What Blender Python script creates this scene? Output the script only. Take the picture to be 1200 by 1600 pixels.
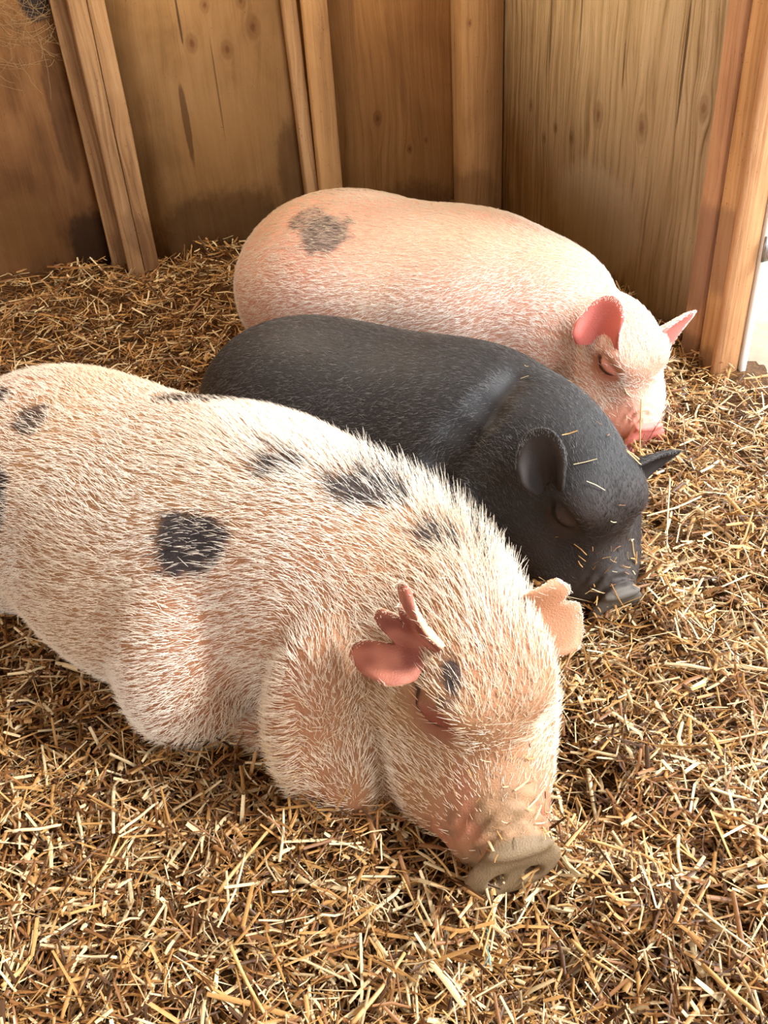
import bpy, math, random
import numpy as np
from mathutils import Vector, Matrix

# ------------------------------------------------------------------ clean
for o in list(bpy.data.objects):
    bpy.data.objects.remove(o, do_unlink=True)
scene = bpy.context.scene
COL = scene.collection
rng = np.random.default_rng(7)
DO_HAIR, DO_STRAW = True, True

# ------------------------------------------------------------------ camera
cam_d = bpy.data.cameras.new('camera')
cam_d.sensor_fit = 'VERTICAL'
cam_d.sensor_height = 36.0
cam_d.lens = 1500 / 1600 * 36.0
cam_d.clip_start = 0.02
cam = bpy.data.objects.new('camera', cam_d)
COL.objects.link(cam)
CAM_H = 1.2
PITCH, ROLL = math.radians(36.795), math.radians(4.232)
cam.matrix_world = (Matrix.Translation((0, 0, CAM_H)) @ Matrix.Rotation(math.pi / 2 - PITCH, 4, 'X')
                    @ Matrix.Rotation(-ROLL, 4, 'Z'))
scene.camera = cam

# ------------------------------------------------------------------ light
W = bpy.data.worlds.new('world')
scene.world = W
W.use_nodes = True
bg = W.node_tree.nodes['Background']
bg.inputs[0].default_value = (0.90, 0.95, 1.0, 1)
bg.inputs[1].default_value = 5.2


def lamp(name, kind, energy, color, loc=(0, 0, 0), direction=None, **kw):
    d = bpy.data.lights.new(name, kind)
    d.energy, d.color = energy, color
    for k, v in kw.items():
        setattr(d, k, v)
    o = bpy.data.objects.new(name, d)
    o.location = loc
    if direction is not None:
        o.rotation_euler = Vector(direction).to_track_quat('-Z', 'Y').to_euler()
    COL.objects.link(o)
    return o


lamp('sun', 'SUN', 5.0, (1.0, 0.98, 0.95), direction=(-0.72, 0.08, -0.69), angle=math.radians(9))
lamp('barn_bulb', 'POINT', 70, (1.0, 0.87, 0.66), loc=(-0.45, 2.62, 1.70), shadow_soft_size=0.05)

scene.cycles.max_bounces = 6
scene.cycles.diffuse_bounces = 3
scene.cycles.adaptive_threshold = 0.03
vs = scene.view_settings
vs.view_transform = 'Standard'
vs.look = 'None'
vs.gamma = 1.0
vs.use_curve_mapping = False
vs.exposure = 0.0


# ------------------------------------------------------------------ numeric noise
def _hash(ix, iy, iz, seed):
    n = (ix * 374761393 + iy * 668265263 + iz * 2147483647 + seed * 974634777) & 0xffffffff
    n = ((n ^ (n >> 13)) * 1274126177) & 0xffffffff
    n = n ^ (n >> 16)
    return (n & 0xffff) / 65535.0


def noise3(p, scale=1.0, seed=0):
    """smooth value noise, -1..1, p (n,3)"""
    p = np.asarray(p, float) * scale
    i = np.floor(p).astype(np.int64)
    f = p - i
    f = f * f * (3 - 2 * f)
    r = 0
    for dx in (0, 1):
        wx = f[:, 0] if dx else 1 - f[:, 0]
        for dy in (0, 1):
            wy = f[:, 1] if dy else 1 - f[:, 1]
            for dz in (0, 1):
                wz = f[:, 2] if dz else 1 - f[:, 2]
                r = r + wx * wy * wz * _hash(i[:, 0] + dx, i[:, 1] + dy, i[:, 2] + dz, seed)
    return r * 2 - 1


def noise2(x, y, scale=1.0, seed=0):
    return noise3(np.stack([x, y, np.full_like(x, 0.37)], 1), scale, seed)


def sstep(a, b, x):
    t = np.clip((x - a) / (b - a), 0, 1)
    return t * t * (3 - 2 * t)


# ------------------------------------------------------------------ object helpers
def link(o, parent=None):
    COL.objects.link(o)
    if parent is not None:
        o.parent = parent
    return o


def mesh_np(name, verts, faces, mat, parent=None, smooth=False):
    """faces: (n,3) or (n,4) int array or list of arrays"""
    me = bpy.data.meshes.new(name)
    verts = np.ascontiguousarray(verts, dtype=np.float32)
    if not isinstance(faces, (list, tuple)):
        faces = [faces]
    faces = [np.asarray(f, dtype=np.int32) for f in faces if len(f)]
    me.vertices.add(len(verts))
    me.vertices.foreach_set('co', verts.ravel())
    loops = np.concatenate([f.ravel() for f in faces])
    counts = np.concatenate([np.full(len(f), f.shape[1], np.int32) for f in faces])
    starts = np.concatenate([[0], np.cumsum(counts)[:-1]]).astype(np.int32)
    me.loops.add(len(loops))
    me.loops.foreach_set('vertex_index', loops)
    me.polygons.add(len(counts))
    me.polygons.foreach_set('loop_start', starts)
    me.polygons.foreach_set('loop_total', counts)
    me.update(calc_edges=True)
    me.validate()
    if smooth:
        me.polygons.foreach_set('use_smooth', np.ones(len(me.polygons), bool))
    me.materials.append(mat)
    o = bpy.data.objects.new(name, me)
    return link(o, parent)


def empty(name, loc=(0, 0, 0)):
    o = bpy.data.objects.new(name, None)
    o.empty_display_size = 0.1
    o.location = loc
    return link(o)


def tag(o, label=None, cat=None, group=None, kind=None):
    for k, v in (('label', label), ('category', cat), ('group', group), ('kind', kind)):
        if v:
            o[k] = v
    return o


class Nodes:
    """tiny node-tree builder"""
    def __init__(self, name):
        self.m = bpy.data.materials.new(name)
        self.m.use_nodes = True
        self.t = self.m.node_tree
        self.b = self.t.nodes['Principled BSDF']

    def n(self, kind, **kw):
        x = self.t.nodes.new('ShaderNode' + kind)
        for k, v in kw.items():
            if isinstance(k, str) and hasattr(x, k) and k not in x.inputs:
                setattr(x, k, v)
            else:
                self.set(x.inputs[k], v)
        return x

    def set(self, sock, v):
        if hasattr(v, 'is_linked') or isinstance(v, bpy.types.NodeSocket):
            self.t.links.new(v, sock)
        else:
            sock.default_value = v

    def math(self, op, a, b=None, c=None, clamp=False):
        x = self.t.nodes.new('ShaderNodeMath')
        x.operation = op
        x.use_clamp = clamp
        for i, v in enumerate((a, b, c)):
            if v is not None:
                self.set(x.inputs[i], v)
        return x.outputs[0]

    def mix(self, fac, a, b, mode='MIX'):
        x = self.t.nodes.new('ShaderNodeMix')
        x.data_type = 'RGBA'
        x.blend_type = mode
        self.set(x.inputs[0], fac)
        self.set(x.inputs[6], a)
        self.set(x.inputs[7], b)
        return x.outputs[2]

    def ramp(self, fac, stops, interp='LINEAR'):
        x = self.t.nodes.new('ShaderNodeValToRGB')
        x.color_ramp.interpolation = interp
        e = x.color_ramp.elements
        while len(e) < len(stops):
            e.new(0.5)
        for i, (p, c) in enumerate(stops):
            e[i].position = p
            e[i].color = c if len(c) == 4 else (*c, 1)
        self.set(x.inputs[0], fac)
        return x.outputs[0]

    def noise(self, vec, scale, detail=4, rough=0.55, dist=0.0):
        x = self.t.nodes.new('ShaderNodeTexNoise')
        self.set(x.inputs['Vector'], vec)
        x.inputs['Scale'].default_value = scale
        x.inputs['Detail'].default_value = detail
        x.inputs['Roughness'].default_value = rough
        x.inputs['Distortion'].default_value = dist
        return x.outputs['Fac']

    def vscale(self, vec, s):
        x = self.t.nodes.new('ShaderNodeVectorMath')
        x.operation = 'MULTIPLY'
        self.set(x.inputs[0], vec)
        x.inputs[1].default_value = s
        return x.outputs[0]

    def obj(self):
        return self.n('TexCoord').outputs['Object']

    def attr(self, name, out='Color'):
        x = self.n('Attribute')
        x.attribute_name = name
        return x.outputs[out]

    def bump(self, h, strength=0.3, dist=0.002, normal=None):
        x = self.n('Bump')
        x.inputs['Strength'].default_value = strength
        x.inputs['Distance'].default_value = dist
        self.set(x.inputs['Height'], h)
        if normal is not None:
            self.set(x.inputs['Normal'], normal)
        return x.outputs[0]

    def done(self, color, rough=0.6, normal=None, spec=None, sss=None):
        self.set(self.b.inputs['Base Color'], color)
        self.set(self.b.inputs['Roughness'], rough)
        if normal is not None:
            self.set(self.b.inputs['Normal'], normal)
        if spec is not None:
            self.b.inputs['Specular IOR Level'].default_value = spec
        if sss is not None:
            self.b.inputs['Subsurface Weight'].default_value = sss[0]
            self.b.inputs['Subsurface Radius'].default_value = sss[1]
            self.b.inputs['Subsurface Scale'].default_value = sss[2]
        return self.m


def S(r, g, b):
    """sRGB 0-255 -> linear"""
    return tuple(((c / 255) / 12.92 if c / 255 <= 0.04045 else ((c / 255 + 0.055) / 1.055) ** 2.4) for c in (r, g, b))


# ------------------------------------------------------------------ signed-distance sculpting
def rot_from(fx, roll=0.0):
    """right-handed frame: column 0 forward, 1 left, 2 up"""
    fx = np.asarray(fx, float)
    fx = fx / np.linalg.norm(fx)
    fy = np.cross((0, 0, 1.0), fx)
    fy /= np.linalg.norm(fy)
    fz = np.cross(fx, fy)
    c, s = math.cos(roll), math.sin(roll)
    return np.stack([fx, c * fy + s * fz, -s * fy + c * fz], 1)


def euler(ax=0, ay=0, az=0):
    return np.array((Matrix.Rotation(math.radians(az), 3, 'Z') @ Matrix.Rotation(math.radians(ay), 3, 'Y')
                     @ Matrix.Rotation(math.radians(ax), 3, 'X')))


class Sculpt:
    def __init__(self, origin, R, lo, hi, h):
        """grid in the frame (origin, R), box lo..hi, step h"""
        self.o, self.R, self.h = np.asarray(origin, float), R, h
        self.lo = np.asarray(lo, float)
        self.n = np.ceil((np.asarray(hi) - self.lo) / h).astype(int) + 1
        self.F = np.full(self.n, 0.25, np.float32)
        self.ax = [self.lo[i] + h * np.arange(self.n[i]) for i in range(3)]

    def local(self, p):
        return (np.asarray(p, float) - self.o) @ self.R

    def _block(self, c, rad):
        a = np.maximum(np.floor((c - rad - self.lo) / self.h).astype(int), 0)
        b = np.minimum(np.ceil((c + rad - self.lo) / self.h).astype(int) + 1, self.n)
        if (b <= a).any():
            return None, None
        sl = tuple(slice(a[i], b[i]) for i in range(3))
        X, Y, Z = np.meshgrid(*[self.ax[i][sl[i]] for i in range(3)], indexing='ij')
        return sl, (X.astype(np.float32), Y.astype(np.float32), Z.astype(np.float32))

    def _blend(self, sl, d, k, op):
        F = self.F[sl]
        if op == 'add':
            hh = np.maximum(k - np.abs(F - d), 0) / k
            self.F[sl] = np.minimum(F, d) - hh * hh * k * 0.25
        else:
            hh = np.maximum(k - np.abs(F + d), 0) / k
            self.F[sl] = np.maximum(F, -d) + hh * hh * k * 0.25

    def ell(self, c, r, R=None, k=0.04, op='add'):
        """ellipsoid: world centre, radii, world rotation"""
        r = np.asarray(r, float)
        R = np.eye(3) if R is None else R
        cl = self.local(c)
        L = self.R.T @ R
        sl, g = self._block(cl, (np.abs(L) * r).sum(1) + k + 0.03)
        if sl is None:
            return
        D = [g[i] - np.float32(cl[i]) for i in range(3)]
        q = [(D[0] * L[0, j] + D[1] * L[1, j] + D[2] * L[2, j]).astype(np.float32) for j in range(3)]
        k0 = np.sqrt(sum((q[j] / r[j]) ** 2 for j in range(3)))
        k1 = np.sqrt(sum((q[j] / r[j] ** 2) ** 2 for j in range(3))) + 1e-6
        self._blend(sl, (k0 * (k0 - 1) / k1).astype(np.float32), k, op)

    def cone(self, a, b, ra, rb, k=0.03, op='add', squash=1.0):
        a, b = self.local(a), self.local(b)
        lo, hi = np.minimum(a, b), np.maximum(a, b)
        m = max(ra, rb) + k + 0.03
        sl, g = self._block((lo + hi) / 2, (hi - lo) / 2 + m)
        if sl is None:
            return
        ba = b - a
        D = [g[i] - np.float32(a[i]) for i in range(3)]
        t = np.clip(sum(D[i] * ba[i] for i in range(3)) / (ba @ ba), 0, 1)
        d = np.sqrt(sum((D[i] - t * np.float32(ba[i])) ** 2 for i in range(3))) - (ra + (rb - ra) * t)
        self._blend(sl, d.astype(np.float32), k, op)

    def ripple(self, fn):
        """displace the field by fn(world points) near the surface"""
        idx = np.argwhere(np.abs(self.F) < 0.03)
        P = self.o + (self.lo + idx * self.h) @ self.R.T
        self.F[tuple(idx.T)] += fn(P).astype(np.float32)

    def sample(self, p):
        q = (self.local(p) - self.lo) / self.h
        i = np.floor(q).astype(int)
        ok = ((i >= 0) & (i < self.n - 1)).all(1)
        out = np.full(len(p), 0.25)
        i, f = i[ok], (q - np.floor(q))[ok]
        v = 0
        for dx in (0, 1):
            for dy in (0, 1):
                for dz in (0, 1):
                    w = (f[:, 0] if dx else 1 - f[:, 0]) * (f[:, 1] if dy else 1 - f[:, 1]) * (f[:, 2] if dz else 1 - f[:, 2])
                    v = v + w * self.F[i[:, 0] + dx, i[:, 1] + dy, i[:, 2] + dz]
        out[ok] = v
        return out

    def grad(self, p, e=None):
        e = e or self.h
        g = np.stack([self.sample(p + np.eye(3)[i] * e) - self.sample(p - np.eye(3)[i] * e) for i in range(3)], 1)
        return g / (np.linalg.norm(g, axis=1, keepdims=True) + 1e-9)

    def mesh(self):
        """naive surface nets -> world verts, quads"""
        F = self.F
        F[0], F[-1] = 0.1, 0.1
        F[:, 0], F[:, -1] = 0.1, 0.1
        F[:, :, 0], F[:, :, -1] = 0.1, 0.1
        n = self.n
        s = F < 0
        cnt = np.zeros(n - 1, np.int8)
        for dx in (0, 1):
            for dy in (0, 1):
                for dz in (0, 1):
                    cnt += s[dx:n[0] - 1 + dx, dy:n[1] - 1 + dy, dz:n[2] - 1 + dz]
        act = np.argwhere((cnt > 0) & (cnt < 8))
        vid = np.full(n - 1, -1, np.int64)
        vid[tuple(act.T)] = np.arange(len(act))
        corner = np.array([(x, y, z) for x in (0, 1) for y in (0, 1) for z in (0, 1)])
        val = np.stack([F[tuple((act + c).T)] for c in corner], 1)
        acc = np.zeros((len(act), 3))
        num = np.zeros(len(act))
        for i in range(8):
            for j in range(i + 1, 8):
                if np.abs(corner[i] - corner[j]).sum() != 1:
                    continue
                a, b = val[:, i], val[:, j]
                cr = (a < 0) != (b < 0)
                t = np.where(cr, a / np.where(cr, a - b, 1), 0)
                p = corner[i] + t[:, None] * (corner[j] - corner[i])
                acc += p * cr[:, None]
                num += cr
        V = self.lo + (act + acc / num[:, None]) * self.h
        quads = []
        for ax in range(3):
            o1, o2 = [(1, 2), (2, 0), (0, 1)][ax]
            e = np.eye(3, dtype=int)
            hi = list(n)
            hi[ax] -= 1
            A = s[tuple(slice(0, hi[i]) for i in range(3))]
            sh = [slice(0, hi[i]) for i in range(3)]
            sh[ax] = slice(1, hi[ax] + 1)
            B = s[tuple(sh)]
            for flip, msk in ((0, A & ~B), (1, ~A & B)):
                idx = np.argwhere(msk)
                idx = idx[(idx[:, o1] > 0) & (idx[:, o2] > 0) & (idx[:, o1] < n[o1] - 1) & (idx[:, o2] < n[o2] - 1)]
                q = [vid[tuple((idx - d).T)] for d in (e[o1] * 0, e[o1], e[o1] + e[o2], e[o2])]
                q = np.stack(q if not flip else q[::-1], 1)
                quads.append(q[(q >= 0).all(1)])
        return self.o + V @ self.R.T, np.concatenate(quads)


# ------------------------------------------------------------------ the stall: walls, boards, floor, added roof
CORNER = np.array((0.458, 3.353, 0.0))
ANG = math.radians(18)
U = np.array((math.cos(ANG), math.sin(ANG), 0))
V_ = np.array((-math.sin(ANG), math.cos(ANG), 0))


def wood(name, c_dark, c_mid, c_light, grain=1.0, knots=(), stains=(), rough=0.75, bump=0.4, blotch=0.5, gscale=70, seed=0.0, mud=None):
    """vertical grain in object space (x across, z up); knots (x,z,r); stains (x,z,rx,rz,strength,colour) are dried dirt"""
    N = Nodes(name)
    v = N.obj()
    if seed:
        ad = N.n('VectorMath', operation='ADD')
        N.set(ad.inputs[0], v)
        ad.inputs[1].default_value = (0, 0, 0)
        v = ad.outputs[0]
    sep = N.n('SeparateXYZ')
    N.set(sep.inputs[0], v)
    X, Z = sep.outputs[0], sep.outputs[2]
    warp = N.math('MULTIPLY', N.math('SUBTRACT', N.noise(N.vscale(v, (6, 6, 1.3)), 1.0, 3), 0.5), 0.10)
    kd = None
    kmask = None
    kn_noise = N.noise(v, 60, 3, 0.6)
    for kx, kz, r in knots:
        dx = N.math('SUBTRACT', X, kx)
        dz = N.math('DIVIDE', N.math('SUBTRACT', Z, kz), 1.5)
        d = N.math('DIVIDE', N.math('SQRT', N.math('ADD', N.math('MULTIPLY', dx, dx), N.math('MULTIPLY', dz, dz))), r)
        m = N.math('POWER', 2.718, N.math('MULTIPLY', N.math('MULTIPLY', d, d), -0.8))
        push = N.math('MULTIPLY', m, N.math('MULTIPLY', dx, -0.9))
        warp = N.math('ADD', warp, push)
        core = N.math('SUBTRACT', 1.0, N.math('SMOOTH_MIN', N.math('ABSOLUTE', d), 1.0, 0.2), clamp=True)
        d = N.math('ADD', d, N.math('MULTIPLY', N.math('SUBTRACT', kn_noise, 0.5), 0.8))
        ring = N.math('MULTIPLY', N.math('ADD', N.math('SINE', N.math('MULTIPLY', d, 11.0)), 1.0), N.math('MULTIPLY', m, 0.16))
        one = N.math('ADD', N.math('MULTIPLY', core, 1.3), ring)
        kmask = one if kmask is None else N.math('MAXIMUM', kmask, one)
    cx = N.n('CombineXYZ')
    N.set(cx.inputs[0], N.math('ADD', X, N.math('ADD', warp, seed)))
    N.set(cx.inputs[1], sep.outputs[1])
    N.set(cx.inputs[2], Z)
    g1 = N.noise(N.vscale(cx.outputs[0], (gscale, gscale, 2.2)), 1.0, 5, 0.6)
    g2 = N.noise(N.vscale(cx.outputs[0], (gscale * 3.2, gscale * 3.2, 5.0)), 1.0, 3, 0.6)
    bl = N.noise(N.vscale(v, (5, 5, 3.2)), 1.0, 5, 0.62, 0.6)
    g = N.math('ADD', N.math('MULTIPLY', g1, 0.7), N.math('MULTIPLY', g2, 0.3))
    g = N.math('ADD', 0.5, N.math('MULTIPLY', N.math('SUBTRACT', g, 0.5), 1.9 * grain))
    g = N.math('ADD', g, N.math('MULTIPLY', N.math('SUBTRACT', bl, 0.5), 1.3 * blotch))
    col = N.ramp(g, [(0.12, c_dark), (0.5, c_mid), (0.88, c_light)])
    if kmask is not None:
        col = N.mix(N.math('MULTIPLY', kmask, 0.62, clamp=True), col, N.mix(1.0, col, (0.42, 0.30, 0.26, 1), 'MULTIPLY'))
    edge_n = N.math('ADD', N.math('MULTIPLY', N.noise(N.vscale(v, (9, 9, 7)), 1.0, 5, 0.65), 0.6), N.math('MULTIPLY', N.noise(N.vscale(v, (45, 45, 30)), 1.0, 4, 0.65), 0.5))
    for sx, sz, rx, rz, st, sc_ in stains:
        dx = N.math('DIVIDE', N.math('SUBTRACT', X, sx), rx)
        dz = N.math('DIVIDE', N.math('SUBTRACT', Z, sz), rz)
        d = N.math('SQRT', N.math('ADD', N.math('MULTIPLY', dx, dx), N.math('MULTIPLY', dz, dz)))
        d = N.math('ADD', d, N.math('MULTIPLY', N.math('SUBTRACT', edge_n, 0.5), 0.9))
        mr = N.n('MapRange', interpolation_type='SMOOTHSTEP')
        N.set(mr.inputs[0], d)
        for i, val in ((1, 0.72), (2, 1.08), (3, st), (4, 0.0)):
            mr.inputs[i].default_value = val
        col = N.mix(mr.outputs[0], col, (*sc_, 1))
    speck = N.noise(N.vscale(v, (160, 160, 120)), 1.0, 2, 0.5)
    col = N.mix(N.math('MULTIPLY', N.math('GREATER_THAN', speck, 0.71), 0.5), col, (0.05, 0.03, 0.02, 1))
    h = N.math('ADD', N.math('MULTIPLY', g1, 1.0), N.math('MULTIPLY', g2, 0.5))
    nm = N.bump(h, bump, 0.006)
    return N.done(col, rough, nm, 0.25)


def board(name, x0, x1, y0, y1, z0, z1, mat, parent, bevel=0.003, lean=0.0, wob=0.0015):
    """sawn board in the parent's frame: chamfered, slightly uneven along its length"""
    nz = 13
    zz = np.linspace(z0, z1, nz)
    b = min(bevel, (x1 - x0) * 0.3, (y1 - y0) * 0.3)
    ring = np.array([(x0 + b, y0), (x1 - b, y0), (x1, y0 + b), (x1, y1 - b), (x1 - b, y1), (x0 + b, y1), (x0, y1 - b), (x0, y0 + b)])
    V = []
    for z in zz:
        r = ring.copy()
        if wob:
            p = np.column_stack([r[:, 0] * 3, r[:, 1] * 3, np.full(8, z)])
            r[:, 0] += wob * noise3(p, 9, 1)
            r[:, 1] += wob * noise3(p, 9, 2)
        r[:, 0] += lean * (z - z0)
        V.append(np.column_stack([r, np.full(8, z)]))
    V = np.concatenate(V)
    Q = []
    for i in range(nz - 1):
        for j in range(8):
            a, c = i * 8 + j, i * 8 + (j + 1) % 8
            Q.append((a, c, c + 8, a + 8))
    caps = np.array([list(range(8))[::-1], [8 * (nz - 1) + j for j in range(8)]])
    return mesh_np(name, V, [np.array(Q), caps], mat, parent)


def panel(name, x0, x1, y0, y1, z0, z1, mat, parent):
    V = np.array([(x, y, z) for x in (x0, x1) for y in (y0, y1) for z in (z0, z1)], float)
    Q = np.array([(0, 1, 3, 2), (4, 6, 7, 5), (0, 4, 5, 1), (2, 3, 7, 6), (0, 2, 6, 4), (1, 5, 7, 3)])
    return mesh_np(name, V, Q, mat, parent)


TOP = 2.35
wall_back = empty('wall_back', CORNER)
wall_back.rotation_euler[2] = math.pi + ANG
tag(wall_back, 'brown plywood back wall with upright studs and mud stains', kind='structure')
wall_right = empty('wall_right', CORNER)
wall_right.rotation_euler[2] = ANG - math.pi / 2
tag(wall_right, 'weathered rough-sawn plywood side wall ending at the doorway', kind='structure')

mudc = S(86, 58, 34)
mudl = S(186, 150, 100)
M_back = [
    wood('wood_back_corner', S(120, 82, 44), S(166, 118, 68), S(190, 142, 88), 0.7, [(0.405, 0.363, 0.02), (0.30, 0.25, 0.012), (0.24, 0.27, 0.010)], [(0.33, 0.02, 0.24, 0.14, 0.55, mudc)], seed=0.31),
    wood('wood_back_middle', S(134, 98, 58), S(174, 132, 82), S(196, 152, 100), 0.5,
         [(0.774, 0.674, 0.028), (0.859, 0.623, 0.022), (0.959, 0.652, 0.022), (0.905, 0.746, 0.018), (0.80, 0.745, 0.018)],
         [(0.95, 0.06, 0.27, 0.20, 0.6, mudc), (0.70, 0.23, 0.06, 0.20, 0.55, mudc), (0.93, 0.36, 0.16, 0.16, 0.35, S(176, 132, 78)), (1.014, 0.44, 0.012, 0.13, 0.75, S(96, 66, 38)), (0.985, 0.72, 0.004, 0.08, 0.8, S(60, 42, 26)), (0.905, 0.52, 0.003, 0.16, 0.6, S(84, 58, 34))],
         bump=0.2, blotch=0.95, seed=0.77),
    wood('wood_back_left', S(100, 66, 38), S(146, 102, 62), S(172, 124, 78), 0.45, [],
         [(1.36, 0.10, 0.09, 0.16, 0.8, S(52, 36, 24)), (1.55, 0.22, 0.10, 0.12, 0.5, S(150, 108, 62)), (1.36, 0.80, 0.05, 0.05, 0.9, S(36, 38, 44)), (1.37, 0.5, 0.03, 0.22, 0.5, S(74, 46, 28))], bump=0.2, blotch=1.0, seed=1.9),
]
panel('plywood_panel', -0.03, 0.60, -0.014, 0, -0.15, TOP, M_back[0], wall_back)
panel('plywood_panel', 0.603, 1.262, -0.014, 0, -0.15, TOP, M_back[1], wall_back)
panel('plywood_panel', 1.265, 2.75, -0.014, 0, -0.15, TOP, M_back[2], wall_back)

ST = [wood('stud_wood_a', S(112, 80, 50), S(162, 124, 84), S(190, 154, 112), 0.8, [(0.57, 0.66, 0.012)], [(1.24, 0.08, 0.09, 0.16, 0.55, S(104, 72, 46))], gscale=90, seed=0.5),
      wood('stud_wood_b', S(106, 76, 48), S(156, 120, 82), S(182, 146, 104), 0.8, [(0.585, 0.25, 0.012)], [(1.22, 0.18, 0.06, 0.10, 0.55, S(110, 82, 58))], gscale=90, seed=1.3),
      wood('stud_wood_c', S(124, 90, 56), S(172, 130, 84), S(194, 154, 106), 0.6, [(0.12, 0.62, 0.010)], [(0.10, 0.05, 0.10, 0.14, 0.5, S(96, 66, 40))], gscale=90, seed=2.2)]
board('stud', 1.235, 1.325, 0.0, 0.036, -0.15, TOP, ST[0], wall_back)
board('stud', 1.237, 1.284, 0.037, 0.100, -0.15, TOP, ST[1], wall_back, wob=0.004)
board('stud', 1.188, 1.2355, 0.034, 0.102, -0.15, TOP, ST[0], wall_back, wob=0.004)
board('stud', 0.628, 0.668, 0.0, 0.036, -0.15, TOP, ST[0], wall_back, lean=0.018)
board('stud', 0.562, 0.636, 0.037, 0.072, -0.15, TOP, ST[2], wall_back)
board('stud', 0.002, 0.144, 0.0, 0.089, -0.15, TOP, ST[2], wall_back)

M_right = wood('wood_right', S(146, 120, 82), S(210, 184, 140), S(234, 212, 172), 1.25,
               [(0.666, 0.461, 0.030), (0.877, 0.476, 0.034), (0.433, 0.373, 0.014), (0.529, 0.369, 0.016), (0.366, 0.329, 0.014), (1.116, 0.574, 0.026), (0.277, 0.403, 0.018)],
               [(0.69, 0.19, 0.27, 0.16, 0.7, S(238, 224, 190)), (0.74, -0.02, 0.62, 0.08, 0.3, S(140, 112, 78)), (1.02, 0.66, 0.006, 0.17, 0.8, S(70, 48, 28)), (0.545, 0.72, 0.005, 0.16, 0.7, S(84, 60, 36)), (0.77, 0.60, 0.004, 0.07, 0.7, S(84, 60, 36)), (0.38, 0.62, 0.006, 0.12, 0.6, S(96, 70, 42))], gscale=60, bump=0.9, blotch=0.35, seed=0.13)
panel('plywood_panel', 0.0, 1.30, 0, 0.014, -0.15, TOP, M_right, wall_right)
JB = [wood('jamb_wood_a', S(140, 98, 70), S(184, 140, 106), S(206, 166, 130), 0.7, [], [(1.23, 0.27, 0.07, 0.16, 0.6, S(128, 96, 80)), (1.24, -0.02, 0.09, 0.1, 0.6, S(104, 78, 60))], gscale=80, seed=0.9),
      wood('jamb_wood_b', S(140, 100, 62), S(190, 146, 100), S(212, 172, 126), 0.7, [], [(1.30, 0.30, 0.07, 0.13, 0.6, S(130, 98, 78)), (1.31, -0.02, 0.09, 0.1, 0.6, S(104, 78, 60))], gscale=80, seed=1.7),
      wood('jamb_post_wood', S(130, 86, 54), S(176, 128, 86), S(200, 156, 112), 0.6, [], [], gscale=80, seed=2.6)]
board('jamb_board', 1.200, 1.260, -0.038, 0.0, -0.15, TOP, JB[0], wall_right)
board('jamb_board', 1.268, 1.324, -0.034, 0.0, -0.15, TOP, JB[1], wall_right)
board('door_post', 1.330, 1.348, -0.044, 0.030, -0.15, TOP, JB[2], wall_right, bevel=0.010)
M_trim = wood('white_trim_paint', S(196, 190, 180), S(232, 228, 220), S(244, 242, 236), 0.4, [], [], gscale=60, rough=0.5, bump=0.1, blotch=0.2)
board('outer_trim', 1.325, 1.354, 0.031, 0.050, -0.15, TOP, M_trim, wall_right)

# unseen roof, left and front walls, added to limit daylight to doorway and front-left gap
M_roof = wood('added_roof_wood', S(110, 78, 48), S(146, 108, 70), S(170, 130, 90), 0.6)
ceil = empty('added_roof', (0, 0, TOP))
tag(ceil, 'unseen board roof added over the stall to shade it', kind='structure')
for i in range(16):
    panel('roof_board', -2.30 + i * 0.22, -2.30 + i * 0.22 + 0.214, -1.1, 4.4, 0.0, 0.02, M_roof, ceil)

wl = empty('added_wall_left', (-2.25, 0, 0))  # unseen, added to keep the back left of the stall dim
tag(wl, 'unseen board partition added at the far left to hold back daylight', kind='structure')
for i in range(6):
    panel('added_wall_board', -0.03, 0.0, -1.0 + i * 0.62, -1.0 + i * 0.62 + 0.61, -0.15, TOP, M_back[1], wl)
wf = empty('added_wall_front', (0, -1.0, 0))  # unseen, added to block front daylight; its gap lets in soft fill
tag(wf, 'unseen board wall added behind the viewer to block daylight, open at its left end', kind='structure')
for i in range(5):
    panel('added_wall_board', -1.05 + i * 0.5, -1.05 + i * 0.5 + 0.49, -0.03, 0.0, -0.15, TOP, M_back[1], wf)


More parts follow.
